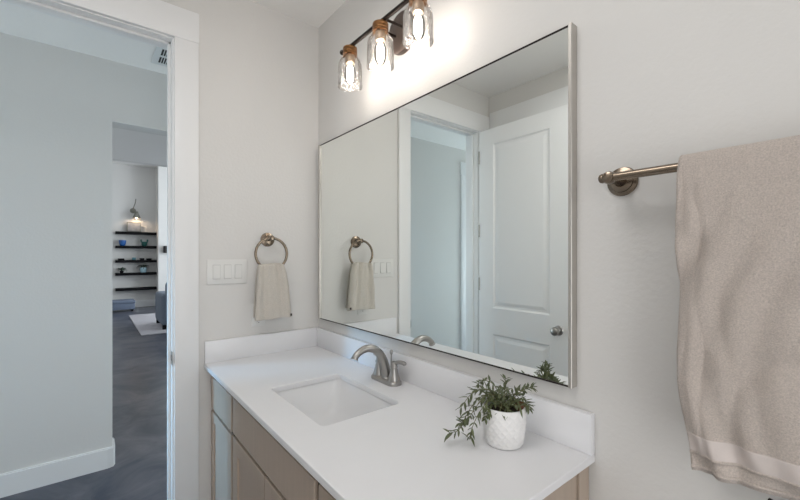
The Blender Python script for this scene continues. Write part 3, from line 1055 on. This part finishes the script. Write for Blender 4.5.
# top shelf: framed picture under a sconce
pic = thing('framed_picture', (-.12, SY, TOPS[0]), 'small framed picture leaning under the wall sconce', 'picture')
MB().box((-.275, SY + .02, TOPS[0]), (.045, SY + .045, TOPS[0] + .27), .006).build('frame', M['pewter'], pic)
MB().box((-.25, SY + .018, TOPS[0] + .025), (.02, SY + .021, TOPS[0] + .245)).build('print', M['picture'], pic)
sc = thing('wall_sconce', (-.10, 10.829, 2.75), 'pewter wall sconce with cone shade above the top shelf', 'wall lamp')
MB().lathe([(0, 0), (.07, 0), (.07, .02), (0, .022)], (-.13, 10.829, 2.66), (0, -1, 0), 28).build('wall_plate', M['pewter'], sc)
MB().tube(smooth_path([(-.13, 10.81, 2.68), (-.13, 10.72, 2.72), (-.09, 10.66, 2.86), (-.075, 10.66, 2.97)], 5), .012, 10).build('arm', M['pewter'], sc)
MB().tube(smooth_path([(-.13, 10.80, 2.66), (-.12, 10.70, 2.65), (-.09, 10.65, 2.60)], 5), .02, 10).build('joint', M['pewter'], sc)
MB().lathe([(.03, .13), (.045, .08), (.10, -.06), (.097, -.06), (.04, .08), (0, .10)], (-.06, 10.65, 2.50), n=28).build('shade', M['pewter'], sc)
MB().lathe([(0, .02), (.045, .01), (.06, -.02), (.045, -.05), (0, -.06)], (-.06, 10.65, 2.50), n=20).build('bulb', M['lampglow'], sc)
# cups
tag(MB().lathe([(0, .01), (.045, 0), (.055, .01), (.075, .06), (.085, .15), (.078, .15), (.066, .06), (0, .03)], (-.37, SY, TOPS[1]), n=28).build('bowl', M['blue']), 'blue glazed bowl on the second black shelf', 'bowl')
cup = thing('cup', (.12, SY, TOPS[1]), 'dark green two eared cup on the second black shelf', 'cup')
MB().lathe([(0, .01), (.05, 0), (.065, .03), (.07, .12), (.063, .12), (.055, .03), (0, .02)], (.12, SY, TOPS[1]), n=28).build('body', M['green'], cup)
for s in (-1, 1):
    MB().tube(smooth_path([(.12 + s * .055, SY, TOPS[1] + .10), (.12 + s * .075, SY, TOPS[1] + .14), (.12 + s * .07, SY, TOPS[1] + .18)], 4), .02, 10).build('ear', M['green'], cup)
# small ornaments on the middle shelf
for i, (x, w, h, m_, nm, lb) in enumerate(((-.40, .08, .045, 'black', 'tray', 'low black dish at left on the middle black shelf'), (-.115, .05, .07, 'teal', 'jar', 'small teal jar on the middle black shelf'), (.065, .06, .05, 'black', 'dish', 'low black dish right of the teal jar'), (.23, .07, .045, 'black', 'dish', 'low black dish at right end of the middle shelf'))):
    tag(MB().lathe([(0, .004), (w * .8, 0), (w, h * .5), (w * .85, h), (w * .7, h), (w * .75, h * .5), (0, .012)], (x, SY, TOPS[2]), n=20).build(nm, M[m_]), lb, nm)


def small_plant(name, x, z, potm, rad, h, lf, label, spread):
    t_ = thing(name, (x, SY, z), label, 'plant')
    MB().lathe([(0, .004), (rad * .7, 0), (rad, h * .7), (rad * .85, h), (rad * .7, h), (0, h * .8)], (x, SY, z), n=20).build('pot', M[potm], t_)
    m_ = MB()
    r_ = random.Random(int(abs(x) * 1000))
    for k in range(22):
        a = r_.uniform(0, 2 * PI)
        d = Vector((math.cos(a), math.sin(a) * .6, 0))
        L_ = r_.uniform(.5, 1) * spread
        p0 = Vector((x, SY, z + h * .8))
        pts = smooth_path([p0, p0 + d * L_ * .5 + Vector((0, 0, .09 * r_.uniform(.5, 1.2))), p0 + d * L_ + Vector((0, 0, r_.uniform(-.02, .09)))], 4)
        n_ = len(pts)
        m_.tube(pts, [.004 + .012 * math.sin(PI * (i + .5) / n_) for i in range(n_)], 6, flat=.3)
    m_.build('foliage', M[lf], t_)


small_plant('succulent', -.385, TOPS[3], 'black', .05, .06, 'darkgreen', 'dark spiky plant at left on the fourth black shelf', .16)
small_plant('houseplant', .10, TOPS[3], 'pale_blue', .09, .14, 'darkgreen', 'leafy plant in a pale blue round vase on the fourth black shelf', .2)

bx = thing('wall_speaker', (.575, 10.3, 1.6), 'small black box mounted on the white wall right of the shelves', 'speaker')
MB().box((.52, 10.299, 1.50), (.70, 10.20, 1.69), .008).build('housing', M['black'], bx)
MB().box((.535, 10.1995, 1.515), (.685, 10.195, 1.675), .002).build('grille', M['slot'], bx)

ot = thing('ottoman', (-.55, 10.1, 0), 'low slate blue upholstered bench against the shelf wall', 'ottoman')
MB().box((-1.25, 9.93, .05), (-.145, 10.50, .21), .02).build('base', M['ottoman'], ot)
MB().box((-1.26, 9.92, .205), (-.135, 10.51, .275), .025, 3).build('cushion', M['ottoman'], ot)
for x in (-1.2, -.2):
    for y in (9.98, 10.45):
        MB().lathe([(0, 0), (.02, 0), (.025, .055), (0, .055)], (x, y, 0), n=14).build('leg', M['black'], ot)

rug = MB().box((-.33, 6.17, 0), (2.4, 9.12, .012), .004).build('rug', M['rug'])
tag(rug, 'pale grey rug under the blue grey sofa', 'rug')

so = thing('sofa', (.9, 7.0, 0), 'blue grey upholstered sofa standing on the pale rug', 'sofa')
MB().box((.03, 6.56, .085), (1.95, 7.45, .40), .03, 3).build('base', M['sofa'], so)
MB().box((.02, 6.50, .09), (.24, 7.50, .68), .06, 4).build('arm', M['sofa'], so)
MB().box((1.74, 6.50, .09), (1.96, 7.50, .68), .06, 4).build('arm', M['sofa'], so)
MB().box((.10, 6.50, .40), (1.88, 6.78, .93), .09, 4).build('backrest', M['sofa'], so)
for k in range(2):
    MB().box((.25 + k * .745, 6.80, .40), (.985 + k * .745, 7.46, .53), .04, 3).build('seat_cushion', M['sofa'], so)
for x in (.07, 1.90):
    for y in (6.55, 7.44):
        MB().box((x - .03, y - .03, .0125), (x + .03, y + .03, .092), .004).build('leg', M['black'], so)
